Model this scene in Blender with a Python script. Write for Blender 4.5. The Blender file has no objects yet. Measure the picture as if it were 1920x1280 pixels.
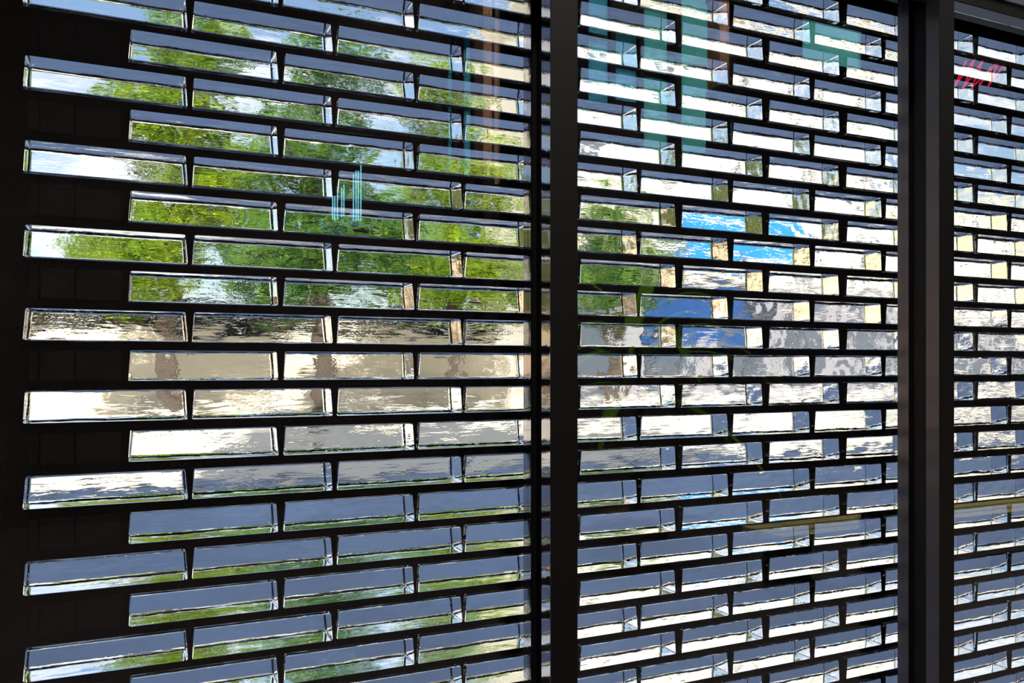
import bpy, bmesh, math, random
from mathutils import Vector, Matrix
random.seed(11)
C = bpy.context.scene
COL = C.collection
rad = math.radians

# ------------------------------------------------------------------ camera
F = 1550.0                    # focal length in pixels of the 1920 px wide frame
VX, YH = 4340.0, 688.0        # where the brick courses vanish, eye level
BETA = math.atan(F / (VX - 960))
CB, SB = math.cos(BETA), math.sin(BETA)
D = 1.487                     # eye to the front of the glass bricks
EYE = 1.5
KZ = .066 / .0185
def T(x): return math.tan(BETA + math.atan((x - 960) / F))
def P(x, y, Y):               # photo pixel seen at distance Y beyond the eye, measured square to the wall
    zc = Y / (CB * (1 - (x - 960) / (VX - 960)))
    return Vector((T(x) * Y, Y, EYE + (YH - y) / F * zc))
cam_d = bpy.data.cameras.new('camera')
cam = bpy.data.objects.new('camera', cam_d); COL.objects.link(cam)
cam.location = (0, 0, EYE)
cam.rotation_euler = (rad(90), 0, -BETA)
cam_d.sensor_width = 36; cam_d.lens = 36 * F / 1920
cam_d.shift_y = -(640 - YH) / 1920
cam_d.clip_start = .02; cam_d.clip_end = 600
C.camera = cam

# ------------------------------------------------------------------ sky, sun, exposure
SUN_EL, SUN_AZ = 42, -12      # the sun stands behind the building, a little to the left
w = bpy.data.worlds.new('sky'); C.world = w; w.use_nodes = True
nt = w.node_tree; nt.nodes.clear()
sky = nt.nodes.new('ShaderNodeTexSky'); sky.sky_type = 'NISHITA'
sky.sun_disc = False; sky.sun_elevation = rad(SUN_EL); sky.sun_rotation = rad(180 - SUN_AZ)
sky.air_density = 1.1; sky.dust_density = 2.2; sky.ozone_density = 2.5
bg = nt.nodes.new('ShaderNodeBackground'); bg.inputs[1].default_value = 1
wo = nt.nodes.new('ShaderNodeOutputWorld')
tc = nt.nodes.new('ShaderNodeTexCoord'); mp = nt.nodes.new('ShaderNodeMapping'); mp.inputs['Scale'].default_value = (1, 1, 3.2); mp.inputs['Location'].default_value = (.35, .1, .4)
cn = nt.nodes.new('ShaderNodeTexNoise'); cn.inputs['Scale'].default_value = 1.9; cn.inputs['Detail'].default_value = 7; cn.inputs['Roughness'].default_value = .55
cr = nt.nodes.new('ShaderNodeValToRGB'); cr.color_ramp.elements[0].position = .47; cr.color_ramp.elements[1].position = .64
cm = nt.nodes.new('ShaderNodeMix'); cm.data_type = 'RGBA'; cm.inputs[7].default_value = (1.15, 1.17, 1.22, 1)
sc = nt.nodes.new('ShaderNodeVectorMath'); sc.operation = 'SCALE'; sc.inputs['Scale'].default_value = .18
nt.links.new(tc.outputs['Generated'], mp.inputs[0]); nt.links.new(mp.outputs[0], cn.inputs[0]); nt.links.new(cn.outputs[0], cr.inputs[0])
nt.links.new(cr.outputs[0], cm.inputs[0]); nt.links.new(sky.outputs[0], sc.inputs[0]); nt.links.new(sc.outputs[0], cm.inputs[6])
nt.links.new(cm.outputs[2], bg.inputs[0]); nt.links.new(bg.outputs[0], wo.inputs[0])
sd = bpy.data.lights.new('sun', 'SUN'); sd.energy = 6.6; sd.color = (1, .95, .86); sd.angle = rad(.6)
sun = bpy.data.objects.new('sun', sd); COL.objects.link(sun); sun.location = (6, -20, 30)
sdir = Vector((-math.sin(rad(SUN_AZ)) * math.cos(rad(SUN_EL)), math.cos(rad(SUN_AZ)) * math.cos(rad(SUN_EL)), -math.sin(rad(SUN_EL))))
sun.rotation_euler = sdir.to_track_quat('-Z', 'Y').to_euler()
vs = C.view_settings
vs.view_transform = 'Standard'; vs.look = 'None'; vs.gamma = 1; vs.use_curve_mapping = False; vs.exposure = .30
cy = C.cycles
cy.max_bounces = 28; cy.transmission_bounces = 26; cy.glossy_bounces = 8; cy.diffuse_bounces = 3; cy.transparent_max_bounces = 16
cy.caustics_refractive = False; cy.caustics_reflective = False

# ------------------------------------------------------------------ materials
def new_mat(name):
    m = bpy.data.materials.new(name); m.use_nodes = True
    n = m.node_tree.nodes; n.clear(); o = n.new('ShaderNodeOutputMaterial')
    return m, m.node_tree, o
def pbr(name, col, rough=.7, metal=0, spec=.5, vary=0, scale=3, bump=0, bscale=40, stretch=(1, 1, 1), col2=None, emit=None):
    m, t, o = new_mat(name); L = t.links.new
    b = t.nodes.new('ShaderNodeBsdfPrincipled'); L(b.outputs[0], o.inputs[0])
    b.inputs['Roughness'].default_value = rough; b.inputs['Metallic'].default_value = metal
    b.inputs['Specular IOR Level'].default_value = spec
    b.inputs['Base Color'].default_value = (*col, 1)
    if emit: b.inputs['Emission Color'].default_value = (*emit[:3], 1); b.inputs['Emission Strength'].default_value = emit[3]
    if vary or col2:
        tc = t.nodes.new('ShaderNodeTexCoord'); mp = t.nodes.new('ShaderNodeMapping'); mp.inputs['Scale'].default_value = stretch
        L(tc.outputs['Object'], mp.inputs[0])
        nz = t.nodes.new('ShaderNodeTexNoise'); nz.inputs['Scale'].default_value = scale; nz.inputs['Detail'].default_value = 5
        L(mp.outputs[0], nz.inputs[0])
        r = t.nodes.new('ShaderNodeValToRGB'); L(nz.outputs[0], r.inputs[0])
        c2 = col2 or tuple(c * (1 - vary) for c in col)
        r.color_ramp.elements[0].position = .35; r.color_ramp.elements[1].position = .65
        r.color_ramp.elements[0].color = (*c2, 1); r.color_ramp.elements[1].color = (*col, 1)
        L(r.outputs[0], b.inputs['Base Color'])
    if bump:
        tc = t.nodes.new('ShaderNodeTexCoord'); nz = t.nodes.new('ShaderNodeTexNoise'); nz.inputs['Scale'].default_value = bscale
        L(tc.outputs['Object'], nz.inputs[0]); bp = t.nodes.new('ShaderNodeBump'); bp.inputs['Strength'].default_value = bump
        bp.inputs['Distance'].default_value = .01; L(nz.outputs[0], bp.inputs['Height']); L(bp.outputs[0], b.inputs['Normal'])
    return m
def brick_glass():            # cast glass: clear, with drawn ripples and hammered patches that differ from brick to brick
    m, t, o = new_mat('cast_glass'); L = t.links.new; N = t.nodes.new
    g = N('ShaderNodeBsdfGlass'); g.inputs['IOR'].default_value = 1.5; g.inputs['Roughness'].default_value = 0
    g.inputs['Color'].default_value = (.985, .99, .985, 1); L(g.outputs[0], o.inputs[0])
    tc = N('ShaderNodeTexCoord'); oi = N('ShaderNodeObjectInfo')
    off = N('ShaderNodeVectorMath'); off.operation = 'SCALE'; off.inputs[0].default_value = (37, 11, 23); L(oi.outputs['Random'], off.inputs['Scale'])
    ad = N('ShaderNodeVectorMath'); ad.operation = 'ADD'; L(tc.outputs['Object'], ad.inputs[0]); L(off.outputs[0], ad.inputs[1])
    def noise(sc, det, stretch=(1, 1, 1), dist=0):
        mp = N('ShaderNodeMapping'); mp.inputs['Scale'].default_value = stretch; L(ad.outputs[0], mp.inputs[0])
        n = N('ShaderNodeTexNoise'); n.inputs['Scale'].default_value = sc; n.inputs['Detail'].default_value = det
        n.inputs['Distortion'].default_value = dist; L(mp.outputs[0], n.inputs[0]); return n.outputs[0]
    def mul(a, b):
        q = N('ShaderNodeMath'); q.operation = 'MULTIPLY'
        for i, v in enumerate((a, b)):
            if isinstance(v, (int, float)): q.inputs[i].default_value = v
            else: L(v, q.inputs[i])
        return q.outputs[0]
    def add(a, b):
        q = N('ShaderNodeMath'); q.operation = 'ADD'; L(a, q.inputs[0]); L(b, q.inputs[1]); return q.outputs[0]
    mr = N('ShaderNodeMapRange'); L(noise(9, 1), mr.inputs[0]); mr.inputs[1].default_value = .5; mr.inputs[2].default_value = .72
    mask = mr.outputs[0]
    broad = mul(noise(16, 1, (1, 1, 1.6)), .0013)
    streak = mul(noise(60, 2, (.22, 1, 1.6), 1.2), .00018)
    fine = mul(mul(noise(260, 1, (.6, 1, 1)), mask), .00016)
    h = add(add(broad, streak), fine)
    bp = N('ShaderNodeBump'); bp.inputs['Strength'].default_value = 1; bp.inputs['Distance'].default_value = 1
    L(h, bp.inputs['Height']); L(bp.outputs[0], g.inputs['Normal'])
    return m
def pane_glass(name, col=(1, 1, 1)):
    m, t, o = new_mat(name); g = t.nodes.new('ShaderNodeBsdfGlass'); g.inputs['IOR'].default_value = 1.5
    g.inputs['Roughness'].default_value = 0; g.inputs['Color'].default_value = (*col, 1); t.links.new(g.outputs[0], o.inputs[0]); return m
def milky(name, col):         # frosted sheet that glows with the daylight behind it
    m, t, o = new_mat(name); a = t.nodes.new('ShaderNodeBsdfTranslucent'); a.inputs[0].default_value = (*col, 1)
    t.links.new(a.outputs[0], o.inputs[0]); return m
def leafy(name, c1, c2):
    m, t, o = new_mat(name); L = t.links.new
    oi = t.nodes.new('ShaderNodeTexCoord'); nz = t.nodes.new('ShaderNodeTexNoise'); nz.inputs['Scale'].default_value = .9; nz.inputs['Detail'].default_value = 4
    L(oi.outputs['Object'], nz.inputs[0]); r = t.nodes.new('ShaderNodeValToRGB'); L(nz.outputs[0], r.inputs[0])
    r.color_ramp.elements[0].position = .38; r.color_ramp.elements[1].position = .62
    r.color_ramp.elements[0].color = (*c1, 1); r.color_ramp.elements[1].color = (*c2, 1)
    d = t.nodes.new('ShaderNodeBsdfDiffuse'); s = t.nodes.new('ShaderNodeBsdfTranslucent'); x = t.nodes.new('ShaderNodeMixShader'); x.inputs[0].default_value = .3
    L(r.outputs[0], d.inputs[0]); L(r.outputs[0], s.inputs[0]); L(d.outputs[0], x.inputs[1]); L(s.outputs[0], x.inputs[2]); L(x.outputs[0], o.inputs[0]); return m

M = dict(
    glass=brick_glass(), pane=pane_glass('window_glass'), tint=pane_glass('grey_tinted_glass', (.42, .43, .5)),
    mortar=pbr('dark_mortar', (.034, .024, .024), .75, vary=.35, scale=14, bump=.25, bscale=220, spec=.35),
    dark_brick=pbr('black_brick', (.012, .009, .009), .6, vary=.3, scale=30, bump=.15, bscale=160, spec=.35),
    frame=pbr('black_anodised_frame', (.005, .0042, .004), .42, spec=.25, vary=.2, scale=8),
    sheen=pbr('polished_frame_side', (.42, .40, .40), .07, metal=1, bump=.02, bscale=60),
    dull=pbr('brown_frame_side', (.13, .11, .115), .30, metal=1),
    satin=pbr('painted_reflection_metal', (.20, .22, .30), .3, metal=.6, vary=.15, scale=3),  # blue-grey reflection put into the metal's own colour
    gasket=pbr('rubber_gasket', (.006, .006, .006), .6, spec=.2),
    room=pbr('dark_room_plaster', (.03, .026, .026), .85, vary=.2, spec=.2), roomfloor=pbr('dark_room_floor', (.04, .035, .032), .6, vary=.3, scale=2),
    concrete=pbr('building_render', (.35, .32, .3), .9, vary=.15),
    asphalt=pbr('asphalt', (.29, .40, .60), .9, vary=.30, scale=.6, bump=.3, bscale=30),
    paving=pbr('pale_paving', (.76, .70, .60), .9, vary=.25, scale=.35),
    kerb=pbr('kerb_stone', (.5, .5, .48), .85),
    cream=pbr('cream_render', (.80, .74, .60), .9, vary=.10, scale=.3), stone=pbr('cream_stone', (.78, .70, .56), .9, vary=.15, scale=.7),
    ochre=pbr('ochre_render', (.60, .47, .31), .9, vary=.2, scale=.4), lilac=pbr('shaded_base_grey', (.30, .30, .33), .8, vary=.1, scale=.4),
    winglass=pbr('dark_window_glass', (.10, .12, .15), .15, spec=.8), winframe=pbr('pale_window_frame', (.6, .57, .5), .7),
    blue=pbr('blue_banner_cloth', (.03, .28, .68), .6, vary=.3, scale=.8, spec=.2), navy=pbr('blue_hoarding', (.02, .08, .26), .5, vary=.3, scale=.7, spec=.3),
    bark=pbr('bark', (.12, .09, .07), .9, vary=.4, scale=6, stretch=(4, 4, 1)), brownhedge=leafy('russet_leaves', (.05, .045, .03), (.13, .11, .07)),
    leaf=leafy('bright_leaves', (.10, .22, .015), (.36, .48, .03)), leafd=leafy('deep_leaves', (.04, .13, .03), (.16, .30, .04)), olive=leafy('olive_leaves', (.13, .17, .06), (.30, .32, .12)),
    palm=leafy('palm_leaves', (.08, .22, .01), (.2, .4, .03)),
    teal=milky('teal_facade_standin', (.36, .76, .74)), teal2=milky('blue_facade_standin', (.30, .70, .84)),
    wood=pbr('timber', (.55, .34, .20), .6, vary=.35, scale=5, stretch=(6, 6, .4)), board=pbr('yellow_board', (.60, .56, .22), .5, vary=.15, scale=4),
    neon=pbr('red_neon', (.8, .05, .08), .4, emit=(1, .03, .10, 2.2)), cyan=pbr('cyan_tube', (.3, .8, .9), .4, emit=(.25, .8, 1, 6)),
    pot=pbr('clay_pot', (.25, .12, .08), .8), housing=pbr('fill_housing', (.02, .02, .02), .4),
)

# ------------------------------------------------------------------ mesh helpers
def link(name, bm_or_mesh, mat, parent=None, mats=None):
    if isinstance(bm_or_mesh, bmesh.types.BMesh):
        me = bpy.data.meshes.new(name); bm_or_mesh.to_mesh(me); bm_or_mesh.free()
    else: me = bm_or_mesh
    if mat is not None and not me.materials: me.materials.append(M[mat])
    for x in (mats or []): me.materials.append(M[x])
    o = bpy.data.objects.new(name, me); COL.objects.link(o)
    if parent: o.parent = parent
    return o
def box(bm, x0, x1, y0, y1, z0, z1, bev=0, mi=0):
    vs = [bm.verts.new(p) for p in ((x0,y0,z0),(x1,y0,z0),(x1,y1,z0),(x0,y1,z0),(x0,y0,z1),(x1,y0,z1),(x1,y1,z1),(x0,y1,z1))]
    fs = [bm.faces.new([vs[i] for i in q]) for q in ((0,3,2,1),(4,5,6,7),(0,1,5,4),(1,2,6,5),(2,3,7,6),(3,0,4,7))]
    for f in fs: f.material_index = mi
    if bev:
        es = {e for f in fs for e in f.edges}
        bmesh.ops.bevel(bm, geom=list(es), offset=bev, segments=2, affect='EDGES', profile=.5)
    return fs
def boxo(name, b, mat, parent=None, bev=0):
    bm = bmesh.new(); box(bm, *b, bev=bev); return link(name, bm, mat, parent)
def struct(o): o['kind'] = 'structure'; return o
def stuff(o): o['kind'] = 'stuff'; return o
def tag(o, label, cat, group=None):
    o['label'] = label; o['category'] = cat
    if group: o['group'] = group
    return o
def empty(name, loc, label, cat, group=None, rz=0):
    o = bpy.data.objects.new(name, None); COL.objects.link(o); o.location = loc; o.rotation_euler.z = rz
    o.empty_display_size = .2
    return tag(o, label, cat, group)
def tube(bm, pts, rs, n=8, cap=True):
    rings = []
    for i, p in enumerate(pts):
        p = Vector(p); a = Vector(pts[max(i-1, 0)]); b = Vector(pts[min(i+1, len(pts)-1)])
        d = (b - a).normalized(); u = d.orthogonal().normalized() if i == 0 else (u - d * u.dot(d)).normalized()
        v = d.cross(u); r = rs[i] if isinstance(rs, (list, tuple)) else rs
        rings.append([bm.verts.new(p + (u * math.cos(k*2*math.pi/n) + v * math.sin(k*2*math.pi/n)) * r) for k in range(n)])
    for i in range(len(rings)-1):
        for k in range(n): bm.faces.new((rings[i][k], rings[i][(k+1) % n], rings[i+1][(k+1) % n], rings[i+1][k]))
    if cap: bm.faces.new(rings[0][::-1]); bm.faces.new(rings[-1])

# ------------------------------------------------------------------ the glass brick wall
# front edges of the bricks along the wall, read course by course; even courses hold the far-left brick
EV_S = [-.1542, .0920, .3357, .5824, .8352, 1.0881, 1.3316, 1.5723, 1.8073, 2.0423, 2.2760, 2.5110, 2.7460]
EV_E = [ .0819, .3252, .5747, .8215, 1.0712, 1.3120, 1.5480, 1.7890, 2.0245, 2.2590, 2.4930, 2.7280, 2.9630]
OD_S = [-.0049, .2417, .4888, .7350, .9819, 1.2268, 1.4697, 1.7034, 1.9410, 2.1784, 2.4130, 2.6480, 2.8830]
OD_E = [ .2299, .4783, .7225, .9725, 1.2133, 1.4547, 1.6887, 1.9250, 2.1608, 2.3960, 2.6310, 2.8660, 3.1000]
ev_bottom = [-.23275, -.19683, -.1586, -.1222, -.0853, -.0483, -.0119, .02465, .0622, .0998, .1376, .1747, .2118, .2489, .286, .323, .360, .397]
rows = []                     # (bottom z of the course, even?)
for i, v in enumerate(ev_bottom):
    rows.append((EYE - v * KZ, True))
    if i + 1 < len(ev_bottom): rows.append((EYE - (v + ev_bottom[i+1]) / 2 * KZ, False))
H = .0500; DEPTH = .100; PROUD = .012; DRAFT = .0018
WY0, WY1 = D + PROUD, D + DEPTH - .0055          # faces of the dark mortar
WX0, WX1 = -2.6, 3.12
ROOM = dict(x0=-4.0, x1=14.5, y0=-6.2, h=8.2)
TOPZ = rows[0][0] + H + .010
gap = .0007
bm = bmesh.new()
def q(x0, x1, z0, z1): box(bm, x0, x1, WY0, WY1, z0, z1)
edges_z = TOPZ
q(WX0, WX1, TOPZ, TOPZ + .062)                     # lintel band above the top course
for (zb, even) in rows:
    q(WX0, WX1, zb + H + gap, edges_z)
    S, E_ = (EV_S, EV_E) if even else (OD_S, OD_E)
    x = WX0
    for a, b in zip(S, E_):
        # jambs follow the draft of the brick: wider below
        q_ = [(x, zb - gap), (a - DRAFT - gap, zb - gap), (a + DRAFT - gap, zb + H + gap), (x + (0 if x == WX0 else -2*DRAFT), zb + H + gap)]
        vsx = [bm.verts.new((px, WY0, pz)) for px, pz in q_] + [bm.verts.new((px, WY1 + .0045, pz)) for px, pz in q_]
        for f in ((0,1,2,3), (7,6,5,4), (0,4,5,1), (1,5,6,2), (2,6,7,3), (3,7,4,0)): bm.faces.new([vsx[k] for k in f])
        x = b + DRAFT + gap
    q(x, WX1 + .02, zb - gap, zb + H + gap)
    edges_z = zb - gap
q(WX0, WX1, 0, edges_z)
q(WX1, ROOM['x1'], 0, TOPZ + .062); q(ROOM['x0'], WX0, 0, TOPZ + .062)
wall = struct(link('wall_front', bm, 'mortar'))

def brick_mesh(seed):
    r = random.Random(seed); L = .2350
    bm = bmesh.new(); d = DRAFT + r.uniform(-.0004, .0004)
    j = lambda s=.0004: r.uniform(-s, s)
    pts = []; j = lambda s=0: 0
    for y in (0, DEPTH):
        for z, sgn in ((0, 1), (H, -1)):
            pts += [(-L/2 - sgn*d + j(), y, z + j(.0003)), (L/2 + sgn*d + j(), y, z + j(.0003))]
    v = [bm.verts.new(p) for p in pts]      # y0: 0 bl 1 br 2 tl 3 tr ; y1: 4 5 6 7
    for f in ((0,1,3,2), (5,4,6,7), (4,0,2,6), (1,5,7,3), (2,3,7,6), (4,5,1,0)): bm.faces.new([v[k] for k in f])
    bmesh.ops.recalc_face_normals(bm, faces=bm.faces)
    along = [e for e in bm.edges if abs(e.verts[0].co.y - e.verts[1].co.y) > .05]
    bmesh.ops.bevel(bm, geom=along, offset=.0030, segments=3, affect='EDGES', profile=.5)
    for yy, of, sg in ((0, .0022, 3), (DEPTH, .0044, 6)):
        rim = [e for e in bm.edges if all(abs(v_.co.y - yy) < 1e-5 for v_ in e.verts)]
        bmesh.ops.bevel(bm, geom=rim, offset=of, segments=sg, affect='EDGES', profile=.5)
    for v_ in bm.verts:        # keep the two end faces dead flat
        if abs(v_.co.y) < .0003: v_.co.y = 0
        if abs(v_.co.y - DEPTH) < .0003: v_.co.y = DEPTH
    cuts = [((x_, 0, 0), (1, 0, 0)) for x_ in (-L/2 + .009, -L/4, 0, L/4, L/2 - .009)] + [((0, 0, z_), (0, 0, 1)) for z_ in (.009, H - .009)]
    for co_, no_ in cuts:      # keeps thin slivers out of the large faces
        bmesh.ops.bisect_plane(bm, geom=bm.verts[:] + bm.edges[:] + bm.faces[:], plane_co=co_, plane_no=no_)
    me = bpy.data.meshes.new('glass_brick'); bm.to_mesh(me); bm.free(); me.materials.append(M['glass']); return me
BR = [brick_mesh(i) for i in range(6)]
def seen(X, z, Y=D):          # inside the photograph, with a small margin
    zc = CB * Y + SB * X; xx = CB * X - SB * Y
    px = 960 + F * xx / zc; py = YH - F * (z - EYE) / zc
    return -30 < px < 1960 and -30 < py < 1310, px
slots = []
for (zb, even) in rows:
    for a, b in zip(*((EV_S, EV_E) if even else (OD_S, OD_E))):
        sz = any(seen(xx_, zz)[0] for xx_ in (a, b) for zz in (zb, zb + H))
        slots.append((a, b, zb, sz))
n_single = 0; rest = bmesh.new()
for a, b, zb, sz in slots:
    me = random.choice(BR); L = b - a
    jx, jz, jy = random.uniform(-.0003, .0003), random.uniform(-.0002, .0002), random.uniform(-.0012, .0012)
    mat = Matrix.Translation(((a + b)/2 + jx, D + jy, zb + jz)) @ Matrix.Rotation(random.gauss(0, .0012), 4, 'Z') @ Matrix.Diagonal((L/.2350, 1, 1, 1))
    if sz and n_single < 300:
        o = bpy.data.objects.new('glass_brick', me); COL.objects.link(o); o.parent = wall; o.matrix_local = mat; n_single += 1
    else:
        tmp = me.copy(); tmp.transform(mat); rest.from_mesh(tmp); bpy.data.meshes.remove(tmp)
stuff(link('glass_brick_courses', rest, 'glass', wall))
print('single bricks', n_single)
# black bricks that fill the odd courses at the left end
edge = [T(52)*D, T(72.5)*D, T(140)*D]
for (zb, even) in rows:
    if even: continue
    segs = [(edge[0], edge[1]-.0012), (edge[1]+.0012, edge[2]-.0012), (edge[2]+.0012, OD_S[0] - .0125)]
    for a, b in segs:
        if zb > .5 or True:
            boxo('dark_brick', (a, b, WY0 - .0035 - random.uniform(0, .001), WY0 + .01, zb, zb + H), 'dark_brick', wall, bev=.0012)

# sill strip, slit of tinted glass and head above the bricks
zt = TOPZ + .062
struct(boxo('trim_1', (ROOM['x0'], ROOM['x1'], WY0, WY1, zt, zt + .24), 'frame'))

# ------------------------------------------------------------------ window frames and panes in front of the bricks
A_, B_, PN, CC = 1.250, 1.336, 1.357, 1.372      # front frame, rear frame, pane, back of the rear frame
A2 = A_ * 1.027
Z0, ZT = 0.0, EYE + .2698 * KZ * A_ / D; AH = A_ * 1.031; ZR = ZT + .045
def mullion(n, X1, X2, X3, fin=False, side='sheen'):
    bm = bmesh.new(); box(bm, X1, X3 / A_ * B_ - .012, B_ + .002, CC, Z0, ZR); box(bm, X2, X3, A_, A2, Z0, ZT); box(bm, X2 + .018, X3 - .008, A2, B_ + .002, Z0, ZT)
    o = struct(link('trim_%d' % n, bm, 'frame'))
    boxo('side_plate', (X1 - .0012, X1, B_ + .001, CC - .001, Z0, ZR), side, o)
    boxo('side_plate', (X2 - .0012, X2, A_ + .0005, A2 - .0005, Z0, ZT), side, o)
    boxo('gasket', (X1 + .001, X2 + .017, B_, B_ + .0035, Z0, ZT), 'gasket', o)
    xf = B_ * T(1006)
    if fin:
        boxo('gasket_fin', (B_ * T(1717), B_ * T(1723), B_ - .001, B_, Z0, ZT), 'dull', o)
    else:
        boxo('gasket_fin', (B_ * T(1006.5), B_ * T(1008), B_ - .001, B_, Z0, ZT), 'dull', o)
    return o
m1 = (B_*T(997), A_*T(1033), A_*T(1083)); m2 = (B_*T(1705), A_*T(1762), A_*T(1789))
mullion(3, *m1); mullion(4, *m2, fin=True, side='dull')
xl, xr = -1.25, 3.3
mullion(5, xl - .075, xl - .053, xl); mullion(6, xr, xr + .03, xr + .08)
for i, (a, b) in enumerate(((xl, m1[0]), (m1[2]/A_*B_ - .010, m2[0]), (m2[2]/A_*B_ - .010, xr))):
    o = struct(boxo('window_%d' % (i + 1), (a - .004, b + .004, PN, PN + .008, Z0 + .06, ZR - .001), 'pane'))
hd_ = struct(boxo('trim_7', (xl - .08, xr + .1, A_, AH, ZT, ZT + .019), 'frame'))
boxo('soffit_plate', (xl - .06, xr + .08, A_ + .002, AH - .001, ZT - .0012, ZT), 'satin', hd_)
struct(boxo('trim_8', (xl - .08, xr + .1, A_ + .004, AH, ZT + .021, ZT + .025), 'dull'))
struct(boxo('trim_9', (xl - .08, xr + .1, A_ - .004, AH, ZT + .028, ZT + .45), 'satin'))
struct(boxo('trim_2', (xl - .08, xr + .1, B_, CC + .02, ZR, ZR + .42), 'frame'))
struct(boxo('baseboard_front', (xl - .08, xr + .1, A_ - .01, CC + .03, .0, .06), 'frame'))
struct(boxo('wall_1', (ROOM['x0'], xl - .08, A_ + .01, CC, 0, ROOM['h']), 'room')).name = 'wall_front_left'
struct(boxo('wall_front_right', (xr + .1, ROOM['x1'], A_ + .01, CC, 0, ROOM['h']), 'room'))
struct(boxo('wall_front_upper', (xl - .08, xr + .1, A_ + .01, CC + .06, ZT + .45, ROOM['h']), 'room'))

# ------------------------------------------------------------------ the dark room the camera stands in
R = ROOM
struct(boxo('floor', (R['x0'], R['x1'], R['y0'], D + .1, -.2, 0), 'roomfloor'))
struct(boxo('ceiling', (R['x0'] - .3, R['x1'] + .3, R['y0'] - .3, WY1 + .3, R['h'], R['h'] + .3), 'room'))
struct(boxo('wall_left', (R['x0'] - .3, R['x0'], R['y0'] - .3, WY1, 0, R['h']), 'room'))
struct(boxo('wall_right', (R['x1'], R['x1'] + .3, R['y0'] - .3, WY1, 0, R['h']), 'room'))
# outer facade above the glass bricks and unseen blocks added over the room to shade the street
bmf = bmesh.new(); box(bmf, R['x0'] - .3, R['x1'] + .3, WY0 + .002, WY1, zt + .24, R['h'])
struct(link('wall_front_outer', bmf, 'concrete'))
for a, b in ((-1.4, 6), (17, 60)):   # gaps between the added blocks shaped to let sun patches onto the street
    struct(boxo('wall_shade_blocks', (a, b, R['y0'] - .3, WY1 + .3, R['h'] + .3, 17.2), 'concrete'))
struct(boxo('wall_neighbour_left', (-45, R['x0'] - .31, R['y0'] - .3, WY1, 0, R['h'] + .3), 'concrete'))
struct(boxo('wall_neighbour_right', (R['x1'] + .31, 60, R['y0'] - .3, WY1, 0, R['h'] + .3), 'concrete'))

# back wall; added glowing sheets stand in for the mirrored teal building
YV = 2 * (PN) - R['y0']
def bw(x0, x1, y0, y1, mat):   # pixel span of the reflection -> span on the back wall
    a, b = P(x0, y1, YV), P(x1, y0, YV); lo = P((x0 + x1)/2, y1, YV).z; hi = P((x0 + x1)/2, y0, YV).z
    return [a.x, b.x, max(lo, .3), min(hi, R['h'] - .2), mat]
teal_sheets = [bw(840, 852, 60, 320, 'teal2'), bw(870, 887, 60, 330, 'teal2'), bw(1104, 1146, -60, 190, 'teal2'), bw(1155, 1200, 50, 190, 'teal2'),
        bw(1208, 1258, -10, 285, 'teal'), bw(1278, 1340, -40, 285, 'teal'), bw(1346, 1380, 165, 262, 'teal'), bw(1505, 1690, -80, 128, 'teal')]
bm = bmesh.new(); x = R['x0']; y0, y1 = R['y0'] - .3, R['y0']
for (a, b, z0, z1, mat) in teal_sheets:
    box(bm, x, a, y0, y1, 0, R['h']); box(bm, a, b, y0, y1, 0, z0); box(bm, a, b, y0, y1, z1, R['h']); x = b
box(bm, x, R['x1'], y0, y1, 0, R['h'])
struct(link('wall_back', bm, 'room'))
for i, (a, b, z0, z1, mat) in enumerate(teal_sheets):
    o = struct(boxo('window_%d' % (i + 4), (a, b, y0 + .20, y0 + .215, z0, z1), mat))  # added sheet, lit from behind to mirror as a teal facade
    boxo('transom', (a, b, y0 + .16, y0 + .25, (z0 + z1)/2 - .03, (z0 + z1)/2 + .03), 'frame', o)

for i, lx in enumerate((-1.0, 2.2, 5.4)):        # unseen panels added to lift the dark mortar, inside above the glass wall
    pn_ = boxo('fill_housing', (lx - .6, lx + .6, -1.1, -.7, R['h'] - .08, R['h']), 'housing')
    tag(pn_, ('added fill panel, unseen, above the left pane', 'added fill panel, unseen, above the central pane', 'added fill panel, unseen, above the right pane')[i], 'lamp', 'added fill panels along the glass wall')
    ld = bpy.data.lights.new('fill_panel', 'AREA'); ld.shape = 'RECTANGLE'; ld.size = 1.1; ld.size_y = .35; ld.energy = 380; ld.color = (1, .88, .85)
    lo = bpy.data.objects.new('fill_panel', ld); COL.objects.link(lo); lo.parent = pn_; lo.location = (lx, -.9, R['h'] - .085)

def spot(parent, loc, target, power, size, col=(1, .8, .6)):  # unseen lamps added to brighten things mirrored in the panes
    boxo_ = bmesh.new(); tube(boxo_, [(0, 0, 0), (0, 0, .16)], .05, 12)
    h = link('fill_housing', boxo_, 'housing'); h.location = loc
    dr = (Vector(target) - Vector(loc)).normalized(); h.rotation_euler = (-dr).to_track_quat('Z', 'Y').to_euler()
    ld = bpy.data.lights.new('fill_spot', 'SPOT'); ld.energy = power; ld.spot_size = rad(size); ld.spot_blend = .4; ld.color = col; ld.shadow_soft_size = .04
    lo = bpy.data.objects.new('fill_spot', ld); COL.objects.link(lo); lo.parent = h; lo.location = (0, 0, -.03)
    return h

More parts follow.
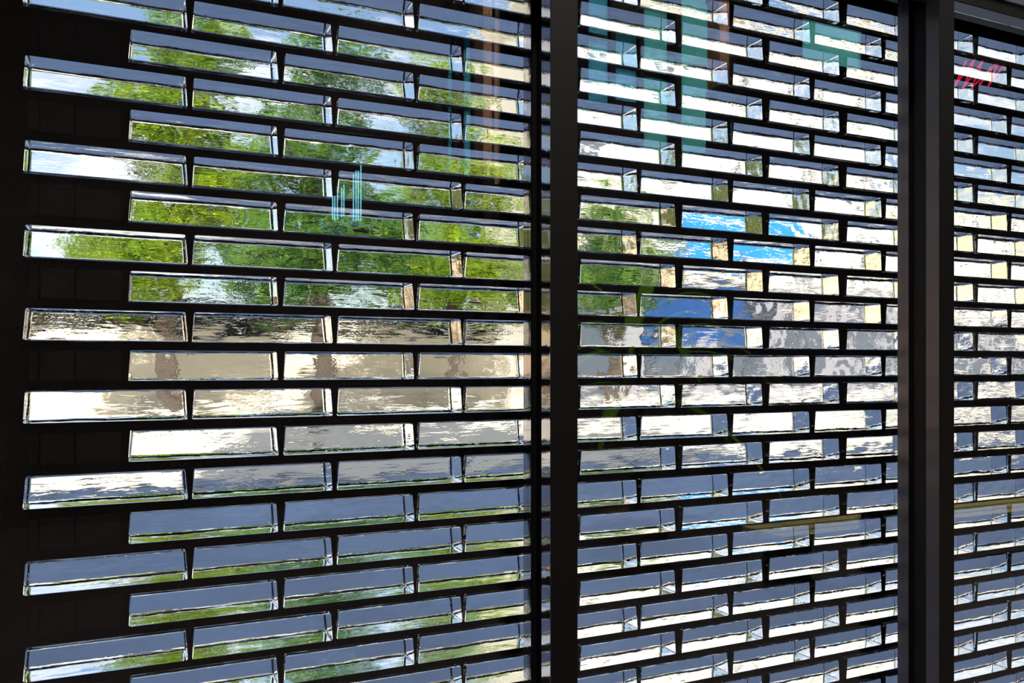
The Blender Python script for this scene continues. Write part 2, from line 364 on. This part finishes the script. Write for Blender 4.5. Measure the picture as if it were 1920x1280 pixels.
# timber posts in front of the back wall, warm under added spots
def post(x0, x1, ylow, z1, Yr, label):
    Yv = 2 * PN - Yr; z0 = P(x0, ylow, Yv).z
    X0, X1 = T(x0) * Yv, T(x1) * Yv
    e = empty('timber_post', ((X0 + X1)/2, Yr, 0), label, 'post', 'timber posts behind the camera, mirrored in the panes')
    hw = (X1 - X0) / 2
    boxo('shaft', (-hw, hw, -.12, .12, z0, z1), 'wood', e, bev=.01)
    boxo('foot', (-hw - .004, hw + .004, -.14, .14, 0, z0), 'housing', e)
    boxo('bracket', (-hw - .004, hw + .004, -.14, .14, (z0+z1)/2 - .05, (z0+z1)/2 + .05), 'housing', e)
    return e
post(898, 915, 330, 6.6, -5.2, 'timber post mirrored in the left pane, left one of the pair beside the frame')
post(919, 938, 350, 6.9, -5.2, 'timber post mirrored in the left pane, right one of the pair beside the frame')
post(1338, 1356, 165, 7.0, -5.2, 'timber post mirrored near the top middle of the central pane')
px = T(918) * (2 * PN + 5.2)
tag(spot(None, (px, -2.6, 7.9), (px, -5.2, 4.6), 1100, 50), 'added fill lamp aimed at the pair of timber posts', 'lamp')
px = T(1347) * (2 * PN + 5.2)
tag(spot(None, (px, -2.8, 7.9), (px, -5.2, 6.2), 1100, 34), 'added fill lamp aimed at the single timber post', 'lamp')

# hanging cyan tubes, red neon scrawl
Yv = 2 * PN + 3.0
e = empty('tube_lamp', (T(650) * Yv, -3.0, P(650, 250, Yv).z), 'hanging lamp of thin cyan tubes mirrored in the left pane', 'lamp')
bm = bmesh.new(); tube(bm, [(-.2, 0, 0), (.2, 0, 0)], .012, 6); link('bar', bm, 'housing', e)
bm = bmesh.new(); tube(bm, [(0, 0, 0), (0, 0, R['h'] - e.location.z)], .006, 6); link('cord', bm, 'housing', e)
for px_, ya, yb in ((624, 368, 412), (628, 367, 414), (633, 368, 412), (641, 352, 407), (645, 346, 405), (663, 326, 414), (668, 320, 414), (672, 320, 412), (677, 309, 414)):
    bm = bmesh.new(); a = P(px_, ya, Yv); b = P(px_, yb, Yv); ox = a.x - e.location.x
    tube(bm, [(ox, 0, b.z - e.location.z), (ox, 0, a.z - e.location.z)], .0045, 6); link('tube', bm, 'cyan', e)
    bm = bmesh.new(); tube(bm, [(ox, 0, a.z - e.location.z), (ox, 0, 0)], .0012, 4); link('wire', bm, 'housing', e)
Yv = 2 * PN + 5.9
bm = bmesh.new(); rr = random.Random(5); pts = []
for k in range(11):
    pxk = 1796 + k * 8 + (16 if k % 2 == 0 else -14); pyk = 138 + (22 if k % 2 else -24) * rr.uniform(.5, 1.3)
    v = P(pxk, pyk, Yv); pts.append((v.x, -5.9, v.z))
tube(bm, pts, .016, 6)
tag(link('neon_scribble', bm, 'neon'), 'red neon scribble mirrored at the top of the right pane', 'lamp')

# yellow slats made up for a lit floor strip, and a palm; both mirrored
bn = empty('strip_standin', (5.3, -1.5, 0), 'pale yellow slats made up for a lit floor strip mirrored low in the right pane', 'strip_standin')
for k in range(3): boxo('slat', (-1.6, 2.4, -.16 + k*.14, -.05 + k*.14, .40, .44), 'board', bn, bev=.004)
for sx in (-1.4, 2.2): boxo('leg', (sx - .04, sx + .04, -.14, .22, 0, .40), 'housing', bn)
tag(spot(None, (6.0, -1.0, 7.9), (6.0, -1.45, .4), 900, 26, (1, .95, .75)), 'added fill lamp aimed down at the yellow slats', 'lamp')
pl = empty('potted_palm', (3.35, -2.4, 0), 'tall green potted palm mirrored in the central pane', 'plant')
bm = bmesh.new(); tube(bm, [(0,0,0), (0,0,.02), (0,0,.4), (0,0,.45)], [.17, .18, .25, .24], 16); link('pot', bm, 'pot', pl)
bm = bmesh.new(); tube(bm, [(0,0,.4), (.02,0,1.1), (0,.03,1.9)], [.06, .045, .03], 8); link('stem', bm, 'bark', pl)
rr = random.Random(3)
for k in range(22):
    az = k * 2.4; lift = rr.uniform(.2, 1.1); Lf = rr.uniform(.7, 1.15); bm = bmesh.new(); prev = None
    base = Vector((0, 0, 1.2 + .03 * k))
    for i in range(9):
        s_ = i / 8; r_ = Lf * s_; z = base.z + lift * s_ * 1.1 - .9 * s_ * s_ * Lf
        c = Vector((math.cos(az) * r_, math.sin(az) * r_, z)); wd = .055 * math.sin(math.pi * min(1, s_ * .9 + .08)) + .004
        n = Vector((-math.sin(az), math.cos(az), 0)) * wd
        cur = (bm.verts.new(c - n + Vector((0, 0, -.01))), bm.verts.new(c), bm.verts.new(c + n + Vector((0, 0, -.01))))
        if prev:
            bm.faces.new((prev[0], prev[1], cur[1], cur[0])); bm.faces.new((prev[1], prev[2], cur[2], cur[1]))
        prev = cur
    link('frond', bm, 'palm', pl)
tag(spot(None, (3.0, -.6, 7.9), (3.35, -2.4, 2.0), 380, 26, (1, 1, .9)), 'added fill lamp aimed at the potted palm', 'lamp')

# ------------------------------------------------------------------ outside: street and square
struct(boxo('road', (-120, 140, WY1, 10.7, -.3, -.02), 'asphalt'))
struct(boxo('kerb', (-120, 140, 10.7, 10.95, -.3, .06), 'kerb'))
struct(boxo('square_paving', (-120, 140, 10.95, 140, -.3, .04), 'paving'))
struct(boxo('yard_ground', (-120, 140, -60, R['y0'] - .3, -.3, -.02), 'paving'))

def foliage(bm, cx, cy, cz, rx, ry, rz, n, size, rr):
    for _ in range(n):
        u = Vector((rr.gauss(0, 1), rr.gauss(0, 1), rr.gauss(0, 1))).normalized() * (rr.random() ** .45)
        c = Vector((cx + u.x * rx, cy + u.y * ry, cz + u.z * rz))
        a = Vector((rr.gauss(0, 1), rr.gauss(0, 1), rr.gauss(0, 1))).normalized(); b = a.orthogonal().normalized(); s = size * rr.uniform(.6, 1.3)
        vs = [bm.verts.new(c + a * s), bm.verts.new(c + b * s * .5), bm.verts.new(c - a * s), bm.verts.new(c - b * s * .5)]
        bm.faces.new(vs)
def tree(X, Y, h, blobs, mat, label, seed, group='trees on the square'):
    e = empty('tree', (X, Y, .04), label, 'tree', group); rr = random.Random(seed)
    bm = bmesh.new(); tube(bm, [(0,0,0), (.05,0,h*.3), (-.05,.05,h*.6)], [.24, .17, .09], 10)
    for k in range(5):
        an = k * 1.3; tube(bm, [(0,0,h*(.3+.04*k)), (math.cos(an)*.9, math.sin(an)*.9, h*(.48+.04*k)), (math.cos(an)*1.6, math.sin(an)*1.4, h*(.6+.05*k))], [.09, .06, .03], 6)
    link('trunk', bm, 'bark', e)
    bm = bmesh.new()
    for (x, y, z, r, rz_) in blobs: foliage(bm, x, y, z, r, r, rz_, int(560 * r * rz_), .17, rr)
    stuff(link('foliage', bm, mat, e)); return e
tree(.9, 25, 11, [(-.9,0,4.6,1.9,1.7), (1.1,.3,6.6,2.0,1.8), (0,0,8.6,1.9,1.6), (.8,0,10.6,1.5,1.3)], 'leaf', 'bright green tree behind the leftmost full column of bricks', 1)
tree(4.1, 20.2, 9.5, [(-.8,0,4.0,1.6,1.4), (1.0,.2,4.7,1.8,1.5), (-.2,0,6.6,1.8,1.5), (.5,0,8.7,1.3,1.1)], 'leafd', 'deep green tree behind the middle of the left pane', 2)
tree(9.6, 25.5, 12, [(-1.2,0,4.7,2.1,1.7), (1.0,0,4.6,2.1,1.7), (.2,0,7.6,2.3,1.7), (-.4,0,10.2,1.7,1.5)], 'leaf', 'bright green tree just left of the first frame', 3)
tree(16.0, 26, 8, [(-.6,0,4.6,1.7,1.5), (.8,0,5.2,1.8,1.6), (0,0,6.8,1.5,1.2)], 'leafd', 'small green tree just right of the first frame', 4)
tree(-9.5, 24, 8, [(-1,0,4.2,2.2,1.5), (1.2,0,4.8,2.2,1.6), (0,0,6.0,2.0,1.3)], 'olive', 'olive green tree on the square, left of the view, mirrored in brick ends', 5)
tree(-17.5, 24, 8, [(-1.5,0,4.2,2.4,1.6), (1.5,0,4.6,2.4,1.6), (0,0,6.0,2.2,1.4)], 'olive', 'broad olive green tree beside the ochre wall, farther out to the left', 6)
# hedge behind the cream garden wall
gw = struct(boxo('garden_wall', (-8, 13.5, 29.6, 29.95, .04, 2.55), 'stone'))
gw2 = boxo('coping', (-8.1, 13.6, 29.5, 30.05, 2.55, 2.70), 'kerb', gw)
bm = bmesh.new(); rr = random.Random(9)
for k in range(24): foliage(bm, -7.5 + k * .9, 31.0, 2.8, .9, .5, .95, 420, .15, rr)
hd = stuff(link('hedge', bm, 'brownhedge')); tag(hd, 'dark russet hedge rising behind the cream garden wall', 'hedge')
struct(boxo('ochre_wall', (-60, -8.1, 29.6, 30, .04, 4.2), 'ochre'))

# pale building on the right, blue banner and hoarding
def facade(x0, x1, Yf, z1, base, label, bays, floors, fh, dpt=9):
    e = empty('building', (x0, Yf, .04), label, 'building')
    Wd = x1 - x0
    boxo('wall', (0, Wd, .35, dpt, 0, z1), 'cream', e); boxo('plinth', (-.05, Wd + .05, .2, .35, 0, base), 'lilac', e)  # shade and glazing of the ground floor put into the plinth grey
    boxo('cornice', (-.3, Wd + .3, -.35, dpt, z1, z1 + .5), 'cream', e); boxo('string_course', (-.1, Wd + .1, .0, .35, base, base + .35), 'cream', e)
    bwid = Wd / bays
    for i in range(bays):
        for f_ in range(floors):
            x = bwid * (i + .5); z = base + .9 + f_ * fh
            w_ = boxo('window', (x - .5, x + .5, .31, .345, z, z + 1.5), 'winglass', e)
            bmw = bmesh.new(); box(bmw, x - .6, x - .5, .27, .35, z - .1, z + 1.6); box(bmw, x + .5, x + .6, .27, .35, z - .1, z + 1.6)
            box(bmw, x - .6, x + .6, .22, .35, z - .1, z); box(bmw, x - .6, x + .6, .27, .35, z + 1.5, z + 1.6); link('window_frame', bmw, 'winframe', w_)
        d_ = boxo('shop_window', (x - bwid*.34, x + bwid*.34, .14, .2, .5, base - .9), 'winglass', e)
    return e
facade(17.6, 40, 34, 19.5, 5.6, 'pale cream building beyond the square, behind the central pane', 5, 3, 4.4)
facade(41, 66, 36, 12.0, 4.6, 'lower pale building beyond the square, behind the right pane', 5, 2, 3.4)
def billboard(p0, p1, Y, mat, label, cat='banner'):
    a = P(*p0, Y); b = P(*p1, Y); X0, X1, z1_, z0_ = a.x, b.x, a.z, b.z
    e = empty('banner', ((X0 + X1)/2, Y, .04), label, cat); hw = (X1 - X0)/2
    boxo('cloth', (-hw, hw, -.03, .03, z0_, z1_), mat, e)
    for sx in (-hw, hw): 
        bm = bmesh.new(); tube(bm, [(sx, .08, 0), (sx, .08, z1_ + .2)], .06, 8); link('pole', bm, 'housing', e)
    return e
billboard((1275, 392), (1500, 500), 31, 'blue', 'bright blue banner stretched in front of the pale building')
billboard((1210, 545), (1400, 640), 28, 'navy', 'dark blue hoarding standing low beside the small green tree', 'hoarding')
